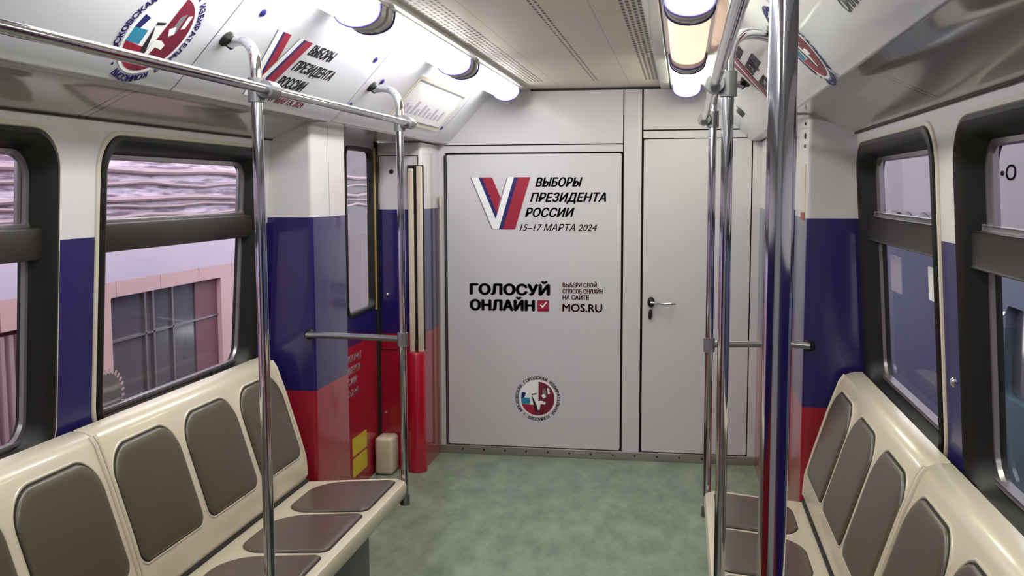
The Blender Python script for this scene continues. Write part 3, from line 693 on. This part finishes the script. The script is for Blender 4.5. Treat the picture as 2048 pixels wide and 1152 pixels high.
join('bold_lettering', T, lg)
lg = empty('advert_slogan'); tag(lg, 'small black voting slogan on the far end of the right sloping panel', 'slogan')
T = [text('t', 'ГОЛОСУЙ', .06, -5.2, .20, FB, M['ink'], None, 0, .04, .30), text('t', 'ОНЛАЙН', .06, -5.2, .12, FB, M['ink'], None, 0, .04, .26)]
join('bold_lettering', T, lg)
# notice frame on the far left panel
lg = empty('notice_frame'); tag(lg, 'pale framed notice on the far left sloping panel near the end wall', 'frame')
plate('notice_sheet', [rrect(4.42, 5.32, .085, .315, .01, 3)], .002, lambda a, b, w: FA(a, b, w+.0025), M['white'], lg)
plate('frame_border', [rrect(4.40, 5.34, .07, .33, .014, 3), rrect(4.418, 5.322, .088, .312, .008, 3)[::-1]], .005, lambda a, b, w: FA(a, b, w+.0055), M['cream'], lg)
plate('dark_edge', [rrect(4.42, 5.32, .0885, .096, .001, 1), rrect(4.42, 5.32, .306, .3115, .001, 1)], .002, lambda a, b, w: FA(a, b, w+.0065), M['inkgrey'], lg)
T = [plate('t', [rrect(4.50+j*.075, 4.54+j*.075, .13, .13+.03+.07*random.random(), .001, 1)], .0006, lambda a, b, w: FA(a, b, w+.0035), M['inkfade']) for j in range(10)]
for t_ in T: t_.name = 'faint_bar'; t_.parent = lg
# dark fixing plugs on the advert panels
for side, sp in ((-1, ((2.43, .33, 'second plug from the emblem on the left advert panel'), (2.70, .31, 'dark plug left of the tricolour V print, near the lamps'), (3.74, .31, 'dark plug right of the left election text, near the lamps'), (3.99, .235, 'small dark plug near the panel joint by the far left pole'), (3.86, .095, 'dark plug low on the left panel behind the far pole'), (5.40, .095, 'dark plug low on the left panel next to the end wall'))),):
    for yy, v, lb in sp:
        q = G(); q.rings([[FA(yy+rr*math.cos(a), v+rr*math.sin(a), w) for a in [j*math.pi/8 for j in range(16)]] for rr, w in ((.0125, 0), (.0125, .004), (.008, .007))], cap1=True)
        tag(q.build('fixing_plug', M['inkblue']), lb, 'plug', 'round dark fixing plugs on the advert panels')
# row of black plugs on the edge of the right pillar
for z, rr, lb in ((1.84, .006, 'upper small black plug on the right pillar edge'), (1.795, .011, 'larger middle black plug on the right pillar edge'), (1.757, .007, 'lower small black plug on the right pillar edge')):
    q = G(); xp = XC+.955
    q.rings([[(xp-w, 3.90+k_*rr*math.cos(a), z+k_*rr*math.sin(a)) for a in [j*math.pi/8 for j in range(16)]] for k_, w in ((1, 0), (1, .003), (.7, .005))], cap1=True)
    tag(q.build('fixing_plug', M['black']), lb, 'plug')
q = plate('cream_label', [rrect(-3.97, -3.86, 1.48, 1.69, .004, 2)], .002, lambda a, b, w: (XC+.955-w-.002, -a, b), M['cream']); tag(q, 'narrow cream and red label on the aisle side of the right pillar', 'label')
plate('red_foot', [rrect(-3.97, -3.86, 1.48, 1.51, .002, 2)], .001, lambda a, b, w: (XC+.955-w-.0035, -a, b), M['inkred'], q)
# ------------------------------------------------------------------ outside
tag(G().box(-9, 9, -8, 16, -1.02, -.9).build('track_bed', M['ballast']), kind='structure', label='dark track bed outside')
cl = empty('train_carriage', (-3.9, 4, -.9)); tag(cl, 'pinkish carriage with ribbed upper side standing outside the left windows', 'train')
q = plate('body', [[(-4, -.4), (13, -.4), (13, 2.6), (-4, 2.6)], rrect(4.36, 5.52, .42, 1.085, .01, 2)[::-1], rrect(6.3, 7.5, .42, 1.085, .01, 2)[::-1], rrect(2.6, 3.72, .22, 1.03, .01, 2)[::-1]], .05, lambda a, b, w: (-2.70+w, a, b), M['outL'], cl); rel(q, cl)
q = G().box(-4.9, -2.75, -4, 13, 2.55, 2.62); rel(q.build('roof', M['outL'], cl), cl)
q = G().box(-4.9, -4.85, -4, 13, -.4, 2.6); rel(q.build('far_side', M['outL'], cl), cl)
for a, b in ((4.36, 5.52), (6.3, 7.5)):
    q = G().box(-2.745, -2.735, a-.02, b+.02, .40, 1.1); w = rel(q.build('carriage_window', M['outwin'], cl), cl)
    q = G()
    for yy in (a+.34, a+.42, a+.62): q.box(-2.735, -2.722, yy, yy+.016, .42, 1.085)
    q.box(-2.735, -2.722, a, b, .86, .87); rel(q.build('glazing_bar', M['inner'], w), w); 
    q = G().box(-2.735, -2.728, b-.27, b-.0, .42, 1.085); rel(q.build('curtain', M['outcurtain'], w), w)
for w in [o for o in cl.children if o.name.startswith('carriage_window')]:
    for c_ in w.children: c_.matrix_parent_inverse = Matrix.Identity(4)
q = G().box(-2.76, -2.74, 2.6, 3.72, .22, 1.03); gp = rel(q.build('grille_back', M['outcurtain'], cl), cl)
q = G()
for i in range(20): q.box(-2.74, -2.705, 2.62+i*.056, 2.644+i*.056, .24, 1.01)
rel(q.build('grille_slats', M['grille'], cl), cl)
q = G()
for z, rr in ((1.47, .012), (1.52, .008), (1.56, .014), (1.63, .010), (1.70, .016)):
    pts = [(-2.685, -4+i*.3, z+.008*math.sin(i*1.7+z*40)+random.uniform(-.006, .006)) for i in range(57)]
    q.tube(pts, rr, 8)
rel(q.build('cable_run', M['grille'], cl), cl)
cr_ = empty('train_carriage', (2.9, 5, -.9)); tag(cr_, 'slate blue and pale grey carriage standing outside the right windows', 'train')
q = plate('body', [[(-4, -.4), (16, -.4), (16, 2.6), (-4, 2.6)], rrect(5.15, 5.62, .50, .98, .05, 4)[::-1]], .05, lambda a, b, w: (1.70-w, a, b), M['outR'], cr_); rel(q, cr_)
q = G().box(1.745, 1.755, 5.1, 5.7, .45, 1.02); rel(q.build('carriage_window', M['outwin'], cr_), cr_)
q = G().box(1.75, 3.9, -4, 16, 2.55, 2.62); rel(q.build('roof', M['outR'], cr_), cr_)
q = G().tube([(1.69, 5.62, .62), (1.66, 5.62, .64), (1.66, 5.60, .92), (1.69, 5.60, .94)], .012, 10); rel(q.build('door_handle', M['chrome'], cr_), cr_)
q = G()
for i in range(9): q.tube([(1.685, 7.3+i*.25, 1.37+.02*math.sin(i*2)), (1.68, 7.5+i*.25, 1.385+.03*math.sin(i*3+1))], .022, 8)
rel(q.build('cable_run', M['bar'], cr_), cr_)
MRo = lambda a, b, w: (1.70-w-.001, -a, b)
T = [text('t', 'К•О', .11, -5.98, 1.64, MRo, M['ink'], None, 0, .02, .42)]; rel(join('reflected_lettering', T, cr_), cr_)  # interior reflection in the near pane, drawn as letters on the carriage side
bpy.context.view_layer.update()
